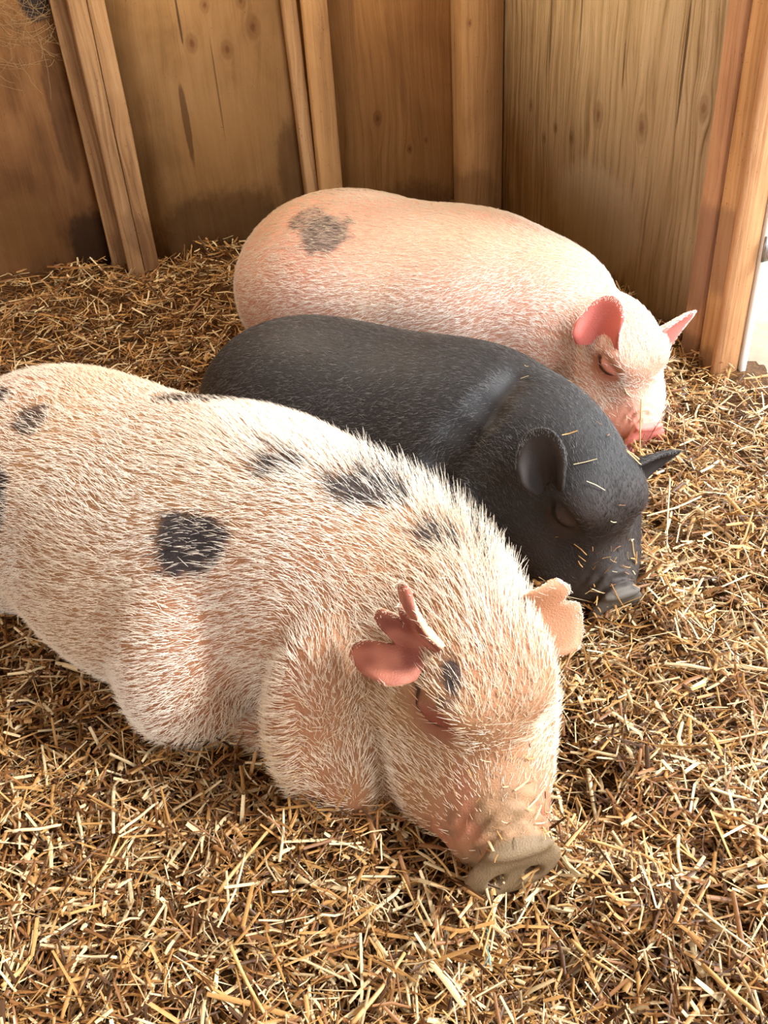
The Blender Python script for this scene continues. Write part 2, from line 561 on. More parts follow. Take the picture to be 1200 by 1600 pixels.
# ------------------------------------------------------------------ pigs
def head_prims(sc, O, R, s, jowl=1.0, wy=1.0, ln=1.0, disc=1.0):
    """boar head in its own frame: x to the nose, y to the left, z up; s = scale, wy = width, ln = snout length"""
    def P(x, y, z):
        x = x if x < 0.09 else 0.09 + (x - 0.09) * ln
        return O + R @ (np.array((x, y * wy, z)) * s)

    def E(c, r, k=0.04, op='add', rot=None):
        sc.ell(P(*c), np.array((r[0], r[1] * wy, r[2])) * s, R if rot is None else R @ rot, k * s, op)
    E((-0.02, 0, 0.01), (0.135, 0.118, 0.112), 0.05)
    E((0.045, 0, 0.060), (0.092, 0.092, 0.062), 0.04)
    for y in (1, -1):
        E((0.010, y * 0.080, -0.070), (0.125, 0.072 * jowl, 0.092), 0.03)
        E((0.066, y * 0.050, 0.088), (0.046, 0.042, 0.024), 0.03)
        E((0.135, y * 0.050, -0.060), (0.08 * ln, 0.046, 0.048), 0.03)
        E((0.095, y * 0.072, -0.090), (0.10, 0.058, 0.068), 0.03)
    # snout
    sc.cone(P(0.09, 0, -0.014), P(0.200, 0, -0.040), 0.074 * s, 0.055 * s * disc, 0.035 * s)
    # lower jaw
    sc.cone(P(0.04, 0, -0.110), P(0.190, 0, -0.104), 0.066 * s, 0.042 * s, 0.016 * s)
    # lips: folds along the muzzle
    for y in (1, -1):
        sc.cone(P(0.10, y * 0.066, -0.080), P(0.215, y * 0.044, -0.078), 0.026 * s, 0.020 * s, 0.012 * s)
    # wrinkled skin behind the disc
    def wr(p):
        q = ((p - O) @ R) / s
        q[:, 1] /= wy
        q[:, 0] = np.where(q[:, 0] > 0.09, 0.09 + (q[:, 0] - 0.09) / ln, q[:, 0])
        m = sstep(0.165, 0.205, q[:, 0]) * (1 - sstep(0.238, 0.246, q[:, 0])) * sstep(-0.05, 0.0, q[:, 2])
        w = np.sin(2 * math.pi * (q[:, 0] + 0.35 * q[:, 2] - 0.9 * np.abs(q[:, 1]) ** 1.6 + 0.006 * noise3(p, 45, 91)) / 0.019)
        return m * 0.0032 * s * (w + 0.7 * noise3(p, 110, 92))
    sc.ripple(wr)
    # disc
    t = euler(0, -20, 0)
    dn, du, dc = np.array((0.940, 0, 0.342)), np.array((-0.342, 0, 0.940)), np.array((0.250, 0, -0.046))

    def D(n, y, u):
        return tuple(dc + dn * n + du * u + np.array((0, y / wy, 0)))
    E(D(0, 0, 0), (0.0125, 0.063 * disc / wy, 0.055 * disc), 0.006, 'add', t)
    E(D(0.003, 0, 0.048), (0.011, 0.044 * disc / wy, 0.008 * disc), 0.010, 'add', t)
    E(D(0.0215, 0, -0.003), (0.017, 0.054 * disc / wy, 0.045 * disc), 0.005, 'sub', t)
    for y in (1, -1):
        E(D(0.002, y * 0.025, -0.006), (0.026, 0.0115 / wy, 0.015), 0.004, 'sub', t)
    # closed eyes: shallow socket, two lids, slit between them
    for y in (1, -1):
        ez = euler(0, 12, -y * 38)
        E((0.082, y * 0.098, 0.060), (0.040, 0.015, 0.024), 0.025, 'sub', ez)
        E((0.080, y * 0.084, 0.059), (0.027, 0.015, 0.019), 0.010, 'add', ez)
        sc.cone(P(0.056, y * 0.104, 0.066), P(0.084, y * 0.098, 0.050), 0.0046 * s, 0.0054 * s, 0.004 * s, 'sub')
        sc.cone(P(0.084, y * 0.098, 0.050), P(0.108, y * 0.080, 0.050), 0.0054 * s, 0.0038 * s, 0.004 * s, 'sub')
    return P


def ear_mesh(base, T, N, L, bw, spread, cup, Lf=None, nu=18, nv=33, thick=0.0045, curl=0.0, rag=0.0):
    """cupped leaf: base point, tip direction T, opening direction N"""
    T = np.asarray(T, float); T /= np.linalg.norm(T)
    N = np.asarray(N, float); N = N - T * (N @ T); N /= np.linalg.norm(N)
    B = np.cross(N, T)
    base = base - T * 0.018
    L = L + 0.018
    u = np.linspace(0, 1, nu)[:, None]
    v = np.linspace(-1, 1, nv)[None, :]
    Lv = L * ((1 - 0.50 * np.abs(v) ** 2.2) if Lf is None else Lf(v))
    th = spread * v
    a = u * Lv * np.cos(th)
    b = bw * v * (1 - 0.15 * u) + u * Lv * np.sin(th)
    n = cup * L * (v ** 2) * (0.55 + 0.45 * np.sin(np.pi * np.clip(u, 0, 1) * 0.9)) + curl * L * u ** 2
    P = base + a[..., None] * T + b[..., None] * B + n[..., None] * N
    du = np.gradient(P, axis=0)
    dv = np.gradient(P, axis=1)
    nn = np.cross(dv, du)
    nn /= np.linalg.norm(nn, axis=2, keepdims=True) + 1e-9
    if (nn * N).sum() < 0:
        nn = -nn
    edge = np.minimum(1, np.minimum((1 - u) * 6 + 0.25, (1 - np.abs(v)) * 8 + 0.25))[..., None]
    F, Bk = P + nn * thick * edge, P - nn * thick * edge
    idx = np.arange(nu * nv).reshape(nu, nv)
    q = np.stack([idx[:-1, :-1], idx[:-1, 1:], idx[1:, 1:], idx[1:, :-1]], -1).reshape(-1, 4)
    o = nu * nv
    rim = np.concatenate([idx[:, 0], idx[-1, 1:], idx[-2::-1, -1]])
    r = np.stack([rim[:-1], rim[1:], rim[1:] + o, rim[:-1] + o], 1)
    V = np.concatenate([F.reshape(-1, 3), Bk.reshape(-1, 3)])
    Q = np.concatenate([q, q[:, ::-1] + o, r])
    inside = np.concatenate([np.ones(o), np.zeros(o)])
    return V, Q, inside, np.tile(T, (len(V), 1)), np.tile(np.broadcast_to(u, (nu, nv)).ravel(), 2)


def paint_attr(me, name, data, domain='POINT'):
    a = me.attributes.new(name, 'FLOAT_COLOR', domain)
    d = np.ones((len(data), 4), np.float32)
    d[:, :3] = data
    a.data.foreach_set('color', d.ravel())


def spots_mask(p, spots):
    """soft-edged blotches; each spot = centre, radius vector (world ellipsoid)"""
    m = np.zeros(len(p))
    w = 0.22 * noise3(p, 38, 3) + 0.12 * noise3(p, 95, 4)
    for c, r, st in spots:
        d = np.sqrt((((p - np.array(c)) / np.array(r)) ** 2).sum(1)) + w
        m = np.maximum(m, st * (1 - sstep(0.78, 1.12, d)))
    return m


def skin_material(name, rough=0.55, spec=0.35, bump=0.35, scale=420, sss=0.12):
    N = Nodes(name)
    c = N.attr('skin')
    v = N.obj()
    mott = N.noise(v, 14, 5, 0.6)
    fine = N.noise(v, scale, 3, 0.6)
    wr = N.n('TexVoronoi', feature='DISTANCE_TO_EDGE')
    N.set(wr.inputs['Vector'], v)
    wr.inputs['Scale'].default_value = 240
    col = N.mix(N.math('MULTIPLY', N.math('SUBTRACT', mott, 0.35, clamp=True), 0.5), c, N.mix(1.0, c, (0.82, 0.62, 0.55, 1), 'MULTIPLY'))
    hgt = N.math('ADD', fine, N.math('MULTIPLY', wr.outputs['Distance'], 1.2))
    nm = N.bump(hgt, bump, 0.0016)
    return N.done(col, rough, nm, spec, (sss, (1.0, 0.4, 0.25), 0.006))


def hair_material(name, rough=0.42, spec=0.5):
    N = Nodes(name)
    c = N.attr('hcol')
    return N.done(c, rough, None, spec)


def make_hair(name, parent, roots, dirs, norms, length, col, mat, r0=0.00035, lift=0.45, droop=0.25, npt=4, jitter=0.22):
    """bristles as hair curves; roots, dirs (tangent), norms (n,3)"""
    n = len(roots)
    j = rng.normal(0, jitter, (n, 3))
    d = dirs + j
    d -= norms * (d * norms).sum(1, keepdims=True)
    d /= np.linalg.norm(d, axis=1, keepdims=True) + 1e-9
    lf = np.asarray(lift) * rng.uniform(0.6, 1.4, n)
    lf = lf[:, None]
    length = np.asarray(length)[:, None]
    t = np.linspace(0, 1, npt)
    pts = np.empty((n, npt, 3), np.float32)
    for i, ti in enumerate(t):
        pts[:, i] = roots - norms * 0.001 + length * (ti * d + norms * (lf * ti - droop * lf * ti * ti)
                                                      + np.array((0, 0, -0.10)) * ti * ti)
    hc = bpy.data.hair_curves.new(name)
    hc.add_curves([npt] * n)
    hc.attributes['position'].data.foreach_set('vector', pts.ravel())
    ra = hc.attributes.new('radius', 'FLOAT', 'POINT')
    rr = np.tile(r0 * (1 - 0.8 * t ** 1.5), (n, 1)).astype(np.float32)
    ra.data.foreach_set('value', rr.ravel())
    ca = hc.attributes.new('hcol', 'FLOAT_COLOR', 'CURVE')
    c4 = np.ones((n, 4), np.float32)
    c4[:, :3] = col
    ca.data.foreach_set('color', c4.ravel())
    hc.materials.append(mat)
    o = bpy.data.objects.new(name, hc)
    link(o, parent)
    o['kind'] = 'stuff'
    return o


def tri_sample(V, Q, n, weight=None):
    T = np.concatenate([Q[:, [0, 1, 2]], Q[:, [0, 2, 3]]])
    a, b, c = V[T[:, 0]], V[T[:, 1]], V[T[:, 2]]
    ar = np.linalg.norm(np.cross(b - a, c - a), axis=1)
    if weight is not None:
        ar = ar * weight[T].mean(1)
    pick = rng.choice(len(T), n, p=ar / ar.sum())
    r1, r2 = np.sqrt(rng.random(n))[:, None], rng.random(n)[:, None]
    return (1 - r1) * a[pick] + r1 * (1 - r2) * b[pick] + r1 * r2 * c[pick], T[pick]


PIG_FIELDS = []


def A3(*v):
    return np.array(v, float)


# ---- the three frames: body axis (origin, heading) and head (origin, nose direction, roll, scale)
def frame(origin, heading):
    return A3(*origin), rot_from(heading)


# pig 1: cream with dark spots, nearest
def sculpt_spotted():
    o, R = frame((-0.37, 1.355, 0), (0.80, -0.60, 0))
    sc = Sculpt(o, R, (-0.66, -0.46, -0.08), (0.88, 0.36, 0.54), 0.0045)

    def B(s, q, z):
        return o + R @ A3(s, q, z)

    def E(c, r, k=0.08, rot=None, op='add'):
        sc.ell(B(*c), r, R if rot is None else R @ rot, k, op)
    E((0.0, 0.0, 0.19), (0.40, 0.245, 0.215), 0.1)
    E((-0.30, 0.01, 0.185), (0.25, 0.225, 0.205), 0.1)
    E((0.20, 0.03, 0.215), (0.27, 0.205, 0.205), 0.1)
    E((0.02, -0.10, 0.13), (0.30, 0.17, 0.15), 0.06)            # hanging belly
    E((-0.36, -0.16, 0.10), (0.17, 0.10, 0.12), 0.05)           # folded ham
    E((0.195, -0.145, 0.120), (0.125, 0.160, 0.185), 0.03)     # shoulder and folded foreleg
    E((0.30, -0.17, 0.035), (0.10, 0.05, 0.04), 0.03)
    E((0.37, 0.0, 0.225), (0.18, 0.185, 0.185), 0.07)           # neck
    E((0.47, 0.02, 0.245), (0.14, 0.14, 0.14), 0.06)            # nape
    E((0.455, -0.120, 0.130), (0.088, 0.150, 0.185), 0.02)     # neck roll
    E((0.50, -0.165, 0.075), (0.10, 0.10, 0.095), 0.025)
    O, HR, s = A3(0.090, 0.958, 0.222), rot_from((0.19, -0.86, -0.425), math.radians(-6)), 1.06
    P = head_prims(sc, O, HR, s, 1.15, 0.89, 1.12, 1.03)
    sc.cone((-0.035, 0.875, 0.205), (-0.030, 0.835, 0.07), 0.008, 0.014, 0.03, 'sub')     # fold behind the cheek
    sc.cone((0.00, 0.93, 0.27), (-0.035, 0.875, 0.205), 0.004, 0.008, 0.03, 'sub')
    return sc, O, HR, s, P, o, R


def sculpt_black():
    o, R = frame((0.02, 1.68, 0), (0.90, -0.42, 0))
    sc = Sculpt(o, R, (-0.50, -0.42, -0.08), (0.72, 0.34, 0.48), 0.0045)

    def B(s, q, z):
        return o + R @ A3(s, q, z)

    def E(c, r, k=0.08, rot=None, op='add'):
        sc.ell(B(*c), r, R if rot is None else R @ rot, k, op)
    E((-0.02, 0.0, 0.165), (0.33, 0.21, 0.19), 0.1)
    E((-0.215, 0.01, 0.16), (0.205, 0.19, 0.18), 0.1)
    E((0.18, -0.01, 0.18), (0.22, 0.19, 0.178), 0.06)
    E((0.18, -0.12, 0.12), (0.14, 0.12, 0.13), 0.02)
    E((0.31, -0.045, 0.185), (0.15, 0.152, 0.152), 0.03)
    E((0.34, -0.12, 0.10), (0.11, 0.11, 0.11), 0.03)
    O, HR, s = A3(0.345, 1.405, 0.180), rot_from((0.25, -0.80, -0.50), math.radians(-4)), 0.92
    fold = [(0.255, 1.52, 0.345), (0.194, 1.460, 0.318), (0.146, 1.436, 0.282), (0.108, 1.420, 0.236), (0.10, 1.41, 0.16)]
    for i in range(4):                                           # skin fold between shoulder and neck
        sc.cone(fold[i], fold[i + 1], 0.004 + 0.004 * min(i, 2), 0.008 + 0.003 * min(i, 2), 0.045, 'sub')
    P = head_prims(sc, O, HR, s, 1.1, 0.97, 1.0, 0.95)
    return sc, O, HR, s, P, o, R


def sculpt_pink():
    o, R = frame((0.09, 2.24, 0), (0.93, -0.36, 0))
    sc = Sculpt(o, R, (-0.54, -0.36, -0.08), (0.74, 0.36, 0.50), 0.005)

    def B(s, q, z):
        return o + R @ A3(s, q, z)

    def E(c, r, k=0.08, rot=None, op='add'):
        sc.ell(B(*c), r, R if rot is None else R @ rot, k, op)
    E((-0.05, 0.0, 0.195), (0.37, 0.24, 0.22), 0.1)
    E((-0.18, 0.01, 0.195), (0.24, 0.23, 0.22), 0.1)
    E((0.20, 0.0, 0.20), (0.24, 0.21, 0.20), 0.1)
    E((0.36, -0.03, 0.19), (0.17, 0.165, 0.165), 0.06)
    E((0.20, -0.13, 0.12), (0.14, 0.10, 0.12), 0.03)
    O, HR, s = A3(0.545, 1.925, 0.165), rot_from((0.20, -0.80, -0.46), math.radians(-4)), 0.86
    P = head_prims(sc, O, HR, s, 0.9, 0.95, 1.0, 0.95)
    return sc, O, HR, s, P, o, R


# ------------------------------------------------------------------ assemble the pigs
def head_local(p, O, HR, s, ln=1.0, wy=1.0):
    q = ((p - O) @ HR) / s
    q[:, 1] /= wy
    q[:, 0] = np.where(q[:, 0] > 0.09, 0.09 + (q[:, 0] - 0.09) / ln, q[:, 0])
    return q


def mixc(a, b, t):
    return a + (np.asarray(b) - a) * t[:, None]


def finish_pig(name, sc, O, HR, s, o, R, ears, skin_fn, hair_fn, mat, hmat, n_hair, label, group=None, r0=0.00035, lift=0.45, npt=4, ln_=1.0, wy_=1.0):
    V, Q = sc.mesh()
    nb = len(V)
    inside = np.full(nb, -1.0)
    earT, earU = np.zeros((nb, 3)), np.zeros(nb)
    for e in ears:
        ev, eq, ei, et, eu = ear_mesh(**e)
        earT, earU = np.concatenate([earT, et]), np.concatenate([earU, eu])
        Q = np.concatenate([Q, eq + len(V)])
        V = np.concatenate([V, ev])
        inside = np.concatenate([inside, ei])
    root = A3(o[0], o[1], 0.0)
    col = skin_fn(V, inside)
    ob = mesh_np(name, V - root, Q, mat, smooth=True)
    ob.location = root
    paint_attr(ob.data, 'skin', col)
    tag(ob, label, 'pig', group)
    PIG_FIELDS.append(sc)
    if DO_HAIR:
        w = np.ones(len(V))
        q = head_local(V, O, HR, s, ln_, wy_)
        w *= 1 - 0.93 * sstep(0.13, 0.20, q[:, 0])
        w *= 1 - sstep(0.225, 0.235, q[:, 0])
        w *= np.where(V[:, 2] < 0.0, 0.15, 1)
        w = np.where(inside > 0.5, 4.0 * sstep(0.88, 1.0, earU), w)
        w = np.where(inside == 0, 1.1, w)
        near_eye = np.minimum(np.linalg.norm(q - (0.088, 0.088, 0.055), axis=1), np.linalg.norm(q - (0.088, -0.088, 0.055), axis=1))
        w *= np.where(inside < 0, 0.02 + 0.98 * sstep(0.036, 0.058, near_eye), 1)
        roots, tri = tri_sample(V, Q, n_hair, w)
        me_n = np.zeros(len(V) * 3, np.float32)
        ob.data.vertices.foreach_get('normal', me_n)
        nrm = me_n.reshape(-1, 3)[tri].mean(1)
        nrm /= np.linalg.norm(nrm, axis=1, keepdims=True) + 1e-9
        insd = inside[tri].mean(1)
        ql = head_local(roots, O, HR, s, ln_, wy_)
        bw = sstep(-0.16, 0.0, ql[:, 0])[:, None] * (np.abs(ql[:, 1]) < 0.25)[:, None]
        d = (1 - bw) * (-R[:, 0]) + bw * (-HR[:, 0]) + np.array((0, 0, -0.22)) * (1 - bw)
        sw = np.stack([noise3(roots, 9, 11), noise3(roots, 9, 12), noise3(roots, 9, 13)], 1)
        d = d + 0.35 * sw
        onear = insd > -0.9
        d[onear] = earT[tri].mean(1)[onear] + 0.2 * sw[onear]
        ln, hc, lf = hair_fn(roots, nrm, ql, insd)
        make_hair('bristles', ob, roots - root, d, nrm, ln, hc, hmat, r0=r0, lift=lf, npt=npt)
    return ob, V, Q


def seg_dist(p, a, b):
    a, b = np.array(a), np.array(b)
    t = np.clip((p - a) @ (b - a) / ((b - a) @ (b - a)), 0, 1)
    return np.linalg.norm(p - a - t[:, None] * (b - a), axis=1)


def base_skin_common(col, q, disc_col, snout_col, eye_col, eye_amt=0.7, snout_amt=0.8, lash=S(58, 34, 28)):
    col = mixc(col, snout_col, snout_amt * sstep(0.13, 0.21, q[:, 0]))
    for y in (1, -1):
        d = np.linalg.norm((q - (0.092, y * 0.088, 0.053)) / (1.35, 1, 1), axis=1)
        col = mixc(col, eye_col, eye_amt * (1 - sstep(0.014, 0.046, d)))
        slit = np.minimum(seg_dist(q, (0.054, y * 0.102, 0.068), (0.084, y * 0.096, 0.050)), seg_dist(q, (0.084, y * 0.096, 0.050), (0.110, y * 0.078, 0.050)))
        col = mixc(col, lash, 0.95 * (1 - sstep(0.006, 0.012, slit)))
    dn = (q - (0.250, 0, -0.046)) @ np.array((0.940, 0, 0.342))
    return mixc(col, disc_col, 0.9 * sstep(-0.007, -0.001, dn))


# ---- pig 1
sc, O, HR, s, P, o, R = sculpt_spotted()
SPOTS1 = [((-0.283, 1.101, 0.350), (0.064, 0.052, 0.052), 0.95), ((-0.290, 1.445, 0.394), (0.085, 0.050, 0.06), 0.85),
          ((-0.582, 1.42, 0.388), (0.034, 0.035, 0.04), 0.75), ((-0.655, 1.33, 0.30), (0.050, 0.060, 0.085), 0.95),
          ((-0.148, 1.176, 0.42), (0.042, 0.026, 0.03), 0.7), ((-0.015, 1.115, 0.405), (0.056, 0.046, 0.05), 0.8),
          ((0.02, 1.225, 0.39), (0.055, 0.030, 0.05), 0.9), ((0.085, 1.160, 0.36), (0.050, 0.030, 0.05), 0.9), ((0.128, 1.112, 0.33), (0.036, 0.030, 0.04), 0.8),
          ((0.080, 1.035, 0.375), (0.042, 0.034, 0.04), 0.75), ((0.135, 1.03, 0.35), (0.02, 0.03, 0.03), 0.6),
          ((-0.672, 1.512, 0.386), (0.03, 0.03, 0.04), 0.9), ((0.070, 0.840, 0.300), (0.013, 0.024, 0.026), 0.85), ((0.066, 0.822, 0.282), (0.020, 0.014, 0.014), 0.7),
          ((-0.70, 1.40, 0.14), (0.03, 0.05, 0.06), 0.9)]
CREST = [(-0.20, 1.26, 0.42), (-0.05, 1.18, 0.42), (0.085, 1.125, 0.37), (0.14, 1.03, 0.36), (0.13, 0.95, 0.36)]


def skin1(p, inside):
    q = head_local(p, O, HR, s, 1.12, 0.89)
    col = np.tile(np.array(S(156, 120, 86)), (len(p), 1))
    n = noise3(p, 7, 21)
    col = mixc(col, S(164, 114, 84), np.clip(0.35 + 0.6 * n, 0, 0.8))
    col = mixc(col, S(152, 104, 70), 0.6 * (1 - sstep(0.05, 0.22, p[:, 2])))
    m = spots_mask(p, SPOTS1)
    col = mixc(col, S(58, 54, 58), m)
    col = base_skin_common(col, q, S(120, 103, 78), S(158, 126, 94), S(122, 58, 45), 0.9, 0.9)
    pk = (1 - sstep(0.03, 0.06, np.abs(np.abs(q[:, 1]) - 0.055) + 0.5 * np.abs(q[:, 2] + 0.06))) * sstep(0.10, 0.16, q[:, 0]) * (1 - sstep(0.20, 0.235, q[:, 0]))
    col = mixc(col, S(178, 104, 84), 0.5 * pk)
    en = np.clip(0.5 + 0.8 * noise3(p, 60, 71), 0, 1)
    dirt = np.clip(noise3(p, 70, 77) + 0.5 * noise3(p, 160, 78), 0, 1) * sstep(0.13, 0.20, q[:, 0])
    col = mixc(col, S(104, 84, 58), 0.65 * dirt)
    col[inside > 0.5] = mixc(np.tile(np.array(S(176, 112, 92)), (len(p), 1)), S(124, 66, 52), en)[inside > 0.5]
    far = ((p - O) @ HR)[:, 1] > 0
    lower = sstep(0.0, -0.05, ((p - O) @ HR)[:, 2] - 0.06)
    beige = mixc(np.tile(np.array(S(172, 124, 92)), (len(p), 1)), S(164, 96, 78), lower)
    col[(inside > 0.5) & far] = beige[(inside > 0.5) & far]
    col[inside == 0] = S(204, 166, 134)
    return col


def hair1(p, nrm, q, insd):
    n = len(p)
    m = spots_mask(p, SPOTS1)
    t = rng.random(n)
    col = np.tile(np.array(S(246, 238, 224)), (n, 1))
    col = mixc(col, S(216, 184, 132), np.clip(0.10 + 0.75 * t * sstep(-0.06, 0.06, q[:, 0]) + 0.32 * noise3(p, 8, 31), 0, 0.85))
    dark = (rng.random(n) < m * 0.78)
    col[dark] = S(40, 38, 40)
    ln = 0.019 * rng.uniform(0.6, 1.35, n)
    cd = np.min([seg_dist(p, CREST[i], CREST[i + 1]) for i in range(4)], axis=0)
    crest = np.exp(-(cd / 0.075) ** 2)
    ln = ln * (1 + 0.75 * crest) * (1 - 0.45 * sstep(0.10, 0.18, q[:, 0])) * np.where(insd > -0.9, 0.5, 1)
    lf = np.full(n, 0.42) + 0.75 * crest + 0.16 * sstep(-0.1, 0.0, q[:, 0])
    return ln, col, lf


def lobes(v):
    def g(c, w):
        return np.exp(-(((v - c) / w) ** 4))
    return 0.52 + 0.46 * g(0.72, 0.24) + 0.42 * g(0.05, 0.24) + 0.26 * g(-0.40, 0.12) + 0.52 * g(-0.84, 0.20)


EARS1 = [dict(base=P(0.012, -0.084, 0.104), T=(-0.74, 0.42, 0.50), N=(-0.30, -0.85, 0.30), L=0.080, bw=0.030, spread=0.56, cup=0.60, Lf=lobes, nv=81, thick=0.006),
         dict(base=P(-0.005, 0.090, 0.060), T=(0.84, 0.16, 0.16), N=(-0.05, -0.80, 0.45), L=0.088, bw=0.042, spread=0.22, cup=0.35, thick=0.006,
              Lf=lambda v: 0.92 - 0.22 * np.abs(v) ** 2 - 0.16 * np.exp(-((v - 0.25) / 0.13) ** 2))]
M_skin1 = skin_material('skin_cream', 0.6, 0.3, 0.45, sss=0.0)
M_hair1 = hair_material('bristle_cream')
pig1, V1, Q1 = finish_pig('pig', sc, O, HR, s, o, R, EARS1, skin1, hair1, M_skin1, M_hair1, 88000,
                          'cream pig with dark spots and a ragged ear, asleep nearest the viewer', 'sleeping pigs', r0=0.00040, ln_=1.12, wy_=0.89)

# ---- pig 2
sc2, O2, HR2, s2, P2, o2, R2 = sculpt_black()


def skin2(p, inside):
    q = head_local(p, O2, HR2, s2, 1.0, 0.97)
    col = np.tile(np.array(S(36, 35, 36)), (len(p), 1))
    col = mixc(col, S(50, 35, 26), np.clip(0.9 * sstep(0.02, 0.12, q[:, 0]) * (0.7 + 0.5 * noise3(p, 18, 5)), 0, 1))
    col = base_skin_common(col, q, S(92, 86, 78), S(60, 54, 50), S(60, 47, 40), 0.8, 0.7, S(14, 11, 10))
    col[inside > 0.5] = S(40, 33, 30)
    col[inside == 0] = S(48, 42, 40)
    return col


def hair2(p, nrm, q, insd):
    n = len(p)
    col = np.tile(np.array(S(46, 46, 48)), (n, 1))
    col = mixc(col, S(132, 130, 128), rng.random(n) ** 2.2 * (1 - 0.75 * sstep(-0.02, 0.08, q[:, 0])))
    col = mixc(col, S(46, 33, 25), 0.8 * sstep(0.0, 0.09, q[:, 0]))
    ln = 0.013 * rng.uniform(0.6, 1.3, n) * np.where(insd > -0.9, 0.4, 1)
    return ln, col, np.full(n, 0.25)


EARS2 = [dict(base=P2(0.010, -0.094, 0.080), T=(-0.16, 0.30, 0.95), N=(-0.40, -0.85, 0.22), L=0.094, bw=0.026, spread=0.40, cup=0.34, thick=0.0055,
              Lf=lambda v: 1 - 0.50 * np.abs(v) ** 2.2),
         dict(base=P2(0.010, 0.088, 0.060), T=(0.93, 0.02, 0.20), N=(0.05, -0.75, -0.25), L=0.100, bw=0.034, spread=0.02, cup=0.30, thick=0.005,
              Lf=lambda v: 1 - 0.75 * np.abs(v) ** 1.6)]
M_skin2 = skin_material('skin_black', 0.6, 0.3, 0.15, sss=0.0)
M_hair2 = hair_material('bristle_black', 0.32, 0.6)
pig2, V2, Q2 = finish_pig('pig', sc2, O2, HR2, s2, o2, R2, EARS2, skin2, hair2, M_skin2, M_hair2, 95000,
                          'black pig with upright ears sleeping between the two pale pigs', 'sleeping pigs', r0=0.00028, npt=3, wy_=0.97)

# ---- pig 3
sc3, O3, HR3, s3, P3, o3, R3 = sculpt_pink()
SPOTS3 = [((-0.085, 2.165, 0.40), (0.062, 0.055, 0.06), 0.8), ((-0.125, 2.225, 0.41), (0.05, 0.04, 0.05), 0.6), ((-0.04, 2.35, 0.41), (0.07, 0.05, 0.06), 0.12)]


def skin3(p, inside):
    q = head_local(p, O3, HR3, s3, 1.0, 0.95)
    col = np.tile(np.array(S(206, 164, 138)), (len(p), 1))
    col = mixc(col, S(208, 146, 124), np.clip(0.4 + 0.7 * noise3(p, 6, 41), 0, 0.9))
    col = mixc(col, S(96, 92, 88), spots_mask(p, SPOTS3))
    col = base_skin_common(col, q, S(226, 132, 122), S(232, 160, 142), S(206, 116, 100), 0.6, 0.8)
    col[inside > 0.5] = S(214, 118, 108)
    col[inside == 0] = S(232, 178, 160)
    return col


def hair3(p, nrm, q, insd):
    n = len(p)
    m = spots_mask(p, SPOTS3)
    col = np.tile(np.array(S(250, 244, 234)), (n, 1))
    top = sstep(0.28, 0.42, p[:, 2])
    col = mixc(col, S(196, 174, 136), np.clip(0.85 * top * (1 - sstep(-0.1, 0.2, q[:, 0])) + 0.3 * noise3(p, 7, 51), 0, 0.8))
    col[rng.random(n) < m * 0.7] = S(78, 74, 70)
    ln = 0.018 * rng.uniform(0.6, 1.3, n) * np.where(insd > -0.9, 0.4, 1)
    return ln, col, np.full(n, 0.30)


EARS3 = [dict(base=P3(0.008, -0.080, 0.088), T=(0.12, 0.28, 0.93), N=(-0.55, -0.75, -0.05), L=0.088, bw=0.050, spread=0.22, cup=0.40, thick=0.006,
              Lf=lambda v: 1 - 0.48 * np.abs(v) ** 2.0 - 0.12 * v),
         dict(base=P3(0.010, 0.085, 0.060), T=(0.86, 0.10, 0.42), N=(-0.05, -0.85, -0.35), L=0.105, bw=0.034, spread=0.02, cup=0.30, thick=0.005,
              Lf=lambda v: 1 - 0.72 * np.abs(v) ** 1.7)]
M_skin3 = skin_material('skin_pink', 0.6, 0.3, 0.35, sss=0.0)
M_hair3 = hair_material('bristle_white')
pig3, V3, Q3 = finish_pig('pig', sc3, O3, HR3, s3, o3, R3, EARS3, skin3, hair3, M_skin3, M_hair3, 75000,
                          'pinkish white pig with one grey rump spot sleeping against the wall corner', 'sleeping pigs', r0=0.0004, npt=3, wy_=0.95)


def pig_dist(p):
    d = np.full(len(p), 0.25)
    for f in PIG_FIELDS:
        d = np.minimum(d, f.sample(p))
    return d


# ------------------------------------------------------------------ bedding
def wall_coords(x, y):
    """distance into the room from the back wall and from the right wall"""
    d = np.stack([CORNER[0] - x, CORNER[1] - y], 1)
    return d @ V_[:2], d @ U[:2]


def ground(x, y, pigs=True):
    h = 0.020 * noise2(x, y, 4.5, 61) + 0.024 * noise2(x, y, 10, 62) + 0.013 * noise2(x, y, 24, 63)
    back, right = wall_coords(x, y)
    h = h + 0.05 * (1 - sstep(0.1, 0.7, back)) * sstep(0.4, 1.0, right)
    h = h - 0.085 * np.exp(-(((x - 0.245) / 0.07) ** 2 + ((y - 0.90) / 0.12) ** 2))
    h = h - 0.04 * np.exp(-(((x - 0.17) / 0.12) ** 2 + ((y - 0.60) / 0.07) ** 2))
    h = h - 0.045 * np.exp(-(((x - 0.15) / 0.07) ** 2 + ((y - 0.70) / 0.05) ** 2))
    h = h + 0.030 * np.exp(-(((x + 0.12) / 0.14) ** 2 + ((y - 0.80) / 0.08) ** 2))
    out = sstep(0.02, -0.15, right)
    h = h * (1 - 0.8 * out) - 0.01 * out
    if pigs:
        d = pig_dist(np.stack([x, y, np.full_like(x, 0.03)], 1))
        h = h + 0.028 * np.exp(-(np.maximum(d, 0) / 0.05) ** 2) * (d < 0.24)
        h = np.where(d < -0.03, -0.03, h)
    return h


